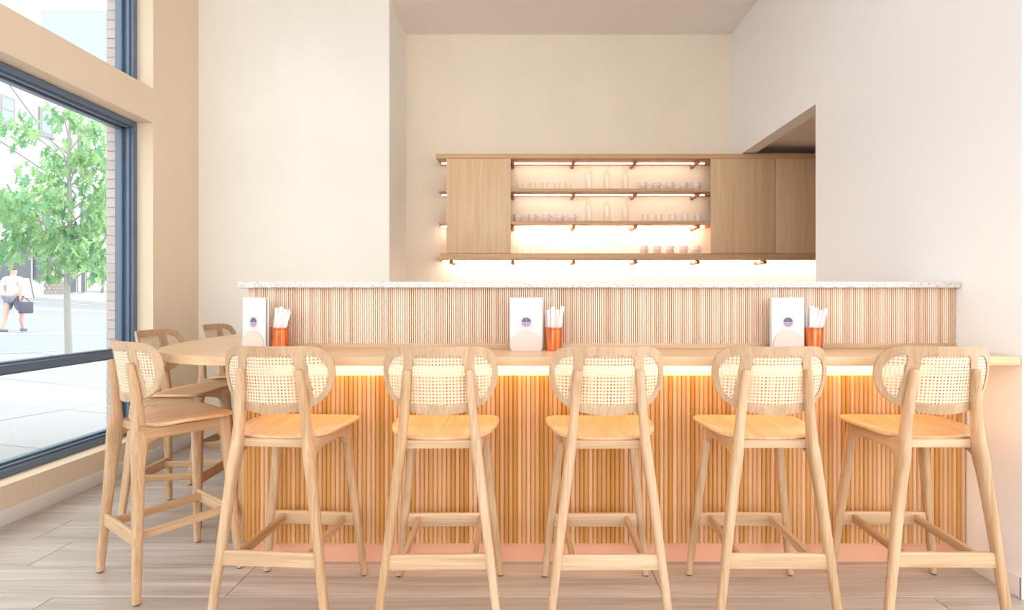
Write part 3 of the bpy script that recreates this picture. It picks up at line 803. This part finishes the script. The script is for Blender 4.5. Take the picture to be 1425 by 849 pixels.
for yc, zc, in ((46.75, 16.5), (46.9, 8.8), (50.6, 16.7), (51.0, 9.2), (55.0, 16.7), (55.4, 9.2), (42.5, 16.5)):
    f = bx('window_frame', FX, FX+.16, yc-.72, yc+.72, zc-1.15, zc+1.15, SILLM, bd)
    bx('pane', FX+.16, FX+.18, yc-.5, yc+.5, zc+.05, zc+.95, WING, f); bx('pane', FX+.16, FX+.18, yc-.5, yc+.5, zc-.95, zc-.03, WING, f); bx('sill', FX, FX+.3, yc-.8, yc+.8, zc-1.3, zc-1.15, SILLM, f)
tb = empty('building', (-59, 86, 0), 'tall plain pale blue building seen through the upper window', 'building')
TEAL = plain('pale_blue_cladding', (150, 166, 172), .8, var=.01, scale=.2)
bx('tower', -67, -45, 80, 92, -4, 41, TEAL, tb); bx('parapet', -67.1, -44.9, 79.9, 92.1, 41, 41.4, WHT, tb)
# overhead cables
for i, (a, b) in enumerate((((FX+.06, 45.4, 20.1), (FX+.06, 57.5, 11.4)), ((FX+.06, 44.4, 14.6), (FX+.06, 58.5, 11.0)))):
    pa, pb = Vector(a), Vector(b)
    o = obj('overhead_cable', tube(NB(), [pa.lerp(pb, t/8)-Vector((0, 0, .6*math.sin(PI*t/8))) for t in range(9)], .025, 6), GREYF)
    tag(o, ['steeper', 'flatter'][i]+' thin grey cable strung along the front of the white building', 'cable')
# sandwich board
ab = empty('sandwich_board', (-38.4, 44.2, gz(-38.4, 44.2)), 'white folding sandwich board on the far pavement', 'sign')
for s in (-1, 1):
    bm = NB(); box(bm, -.03, .03, -.55, .55, 0, 1.55, .01, 1, Matrix.Translation((-38.4+s*.33, 44.2, gz(-38.4, 44.2))) @ Matrix.Rotation(-s*.2, 4, 'Y'))
    obj('board', bm, WHT, ab)
    for q in (-.57, .57):
        bm = NB(); box(bm, -.04, .04, -.04, .04, -.0, 1.6, 0, 1, Matrix.Translation((-38.4+s*.34, 44.2+q, gz(-38.4, 44.2))) @ Matrix.Rotation(-s*.2, 4, 'Y')); obj('leg', bm, GREYF, ab)

# person walking by outside
px_, py_ = -13.95, 15.75; pz = gz(px_, py_)-.115
SKIN = plain('skin', (206, 164, 146), .6); SHIRT = plain('pale_shirt', (222, 222, 228), .8); SHORT = plain('dark_shorts', (120, 122, 136), .8); SHOE = plain('grey_shoe', (120, 120, 126), .7); HAIR = plain('brown_hair', (96, 76, 64), .7); BAG = plain('dark_bag', (84, 84, 96), .7)
pr = empty('person', (px_, py_, pz), 'person in a pale shirt and dark shorts walking past outside the window', 'person')
def skin(name, verts, edges, radii, mat, root=0, parent=None, lev=2):
    me = bpy.data.meshes.new(name); me.from_pydata([Vector(v) for v in verts], edges, []); me.materials.append(mat)
    o = bpy.data.objects.new(name, me); C.objects.link(o); o.parent = parent
    m = o.modifiers.new('skin', 'SKIN'); m.use_smooth_shade = True
    for i, r in enumerate(radii):
        d = me.skin_vertices[0].data[i]; d.radius = (r, r) if not isinstance(r, tuple) else r; d.use_root = (i == root)
    if lev: s = o.modifiers.new('subsurf', 'SUBSURF'); s.levels = lev; s.render_levels = lev
    return o
# walking along -Y..+Y, local +Y is forward
V = []; E_ = []; R_ = []
def pv(p, r, link=None):
    V.append(p); R_.append(r)
    if link is not None: E_.append((link, len(V)-1))
    return len(V)-1
pel = pv((0, 0, .96), .13); ab_ = pv((0, 0, 1.12), .125, pel); ch = pv((0, .01, 1.32), .14, ab_); sh_ = pv((0, 0, 1.45), .10, ch); nk = pv((0, .015, 1.53), .055, sh_)
hd = pv((0, .03, 1.62), .085, nk); ht = pv((0, .02, 1.72), .085, hd)
for s in (-1, 1):
    f = .22*s
    hip = pv((.095*s, 0, .90), .095, pel); kn = pv((.10*s, f*.75+.05, .50), .06, hip); cf = pv((.10*s, f*.7, .34), .055, kn); an = pv((.10*s, f-.06*(s < 0), .09), .036, cf); toe = pv((.10*s, f+.15, .035), .035, an)
    so = pv((.19*s, 0, 1.42), .062, sh_); el = pv((.24*s, -f*.5, 1.15), .045, so); wr_ = pv((.25*s, -f*.9+.08, .93), .03, el); pa = pv((.25*s, -f*.9+.1, .86), .036, wr_)
    for k in range(4): 
        a = pv((.25*s, -f*.9+.07+k*.022, .81), .0095, pa); pv((.245*s, -f*.9+.075+k*.022, .765-.01*(k in (1, 2))), .008, a)
    a = pv((.235*s, -f*.9+.155, .85), .010, pa); pv((.225*s, -f*.9+.17, .815), .009, a)
skin('body', V, E_, R_, SKIN, 0, pr, 1)
skin('shirt', [(0, 0, .93), (0, 0, 1.12), (0, .01, 1.32), (0, 0, 1.455), (.2, 0, 1.42), (.235, -.04, 1.24), (-.2, 0, 1.42), (-.235, .04, 1.24)], [(0, 1), (1, 2), (2, 3), (3, 4), (4, 5), (3, 6), (6, 7)], [.16, .15, .165, .12, .082, .075, .082, .075], SHIRT, 0, pr)
skin('shorts', [(0, 0, .96), (.1, 0, .88), (.105, .11, .58), (-.1, 0, .88), (-.105, -.02, .58)], [(0, 1), (1, 2), (0, 3), (3, 4)], [.145, .115, .095, .115, .095], SHORT, 0, pr)
skin('hair', [(0, -.02, 1.66), (0, .0, 1.76)], [(0, 1)], [.092, .088], HAIR, 0, pr)
for s in (-1, 1):
    f = .22*s; skin('shoe', [(.10*s, f-.07-.06*(s < 0), .05), (.10*s, f+.05, .045), (.10*s, f+.17, .035)], [(0, 1), (1, 2)], [.05, .048, .042], SHOE, 0, pr)
    bm = NB(); bmesh.ops.create_uvsphere(bm, u_segments=8, v_segments=6, radius=.011, matrix=Matrix.Translation((.032*s, .108, 1.655))); obj('eye', bm, HAIR, pr, world=False)
skin('nose', [(0, .105, 1.64), (0, .125, 1.62)], [(0, 1)], [.012, .015], SKIN, 0, pr, 1)
bg_ = empty('shoulder_bag', (px_+.37, py_-.02, pz+.62), 'dark bag carried at the side of the passer-by', 'bag')
bm = NB(); box(bm, -.05, .05, -.2, .2, -.12, .2, .03, 2); obj('bag_body', bm, BAG, bg_, world=False)
bm = NB(); tube(bm, [(0, -.13, .19), (-.05, -.05, .30), (-.05, .05, .30), (0, .13, .19)], .012, 6); obj('strap', bm, BAG, bg_, world=False)
pr.rotation_euler.z = math.radians(10)
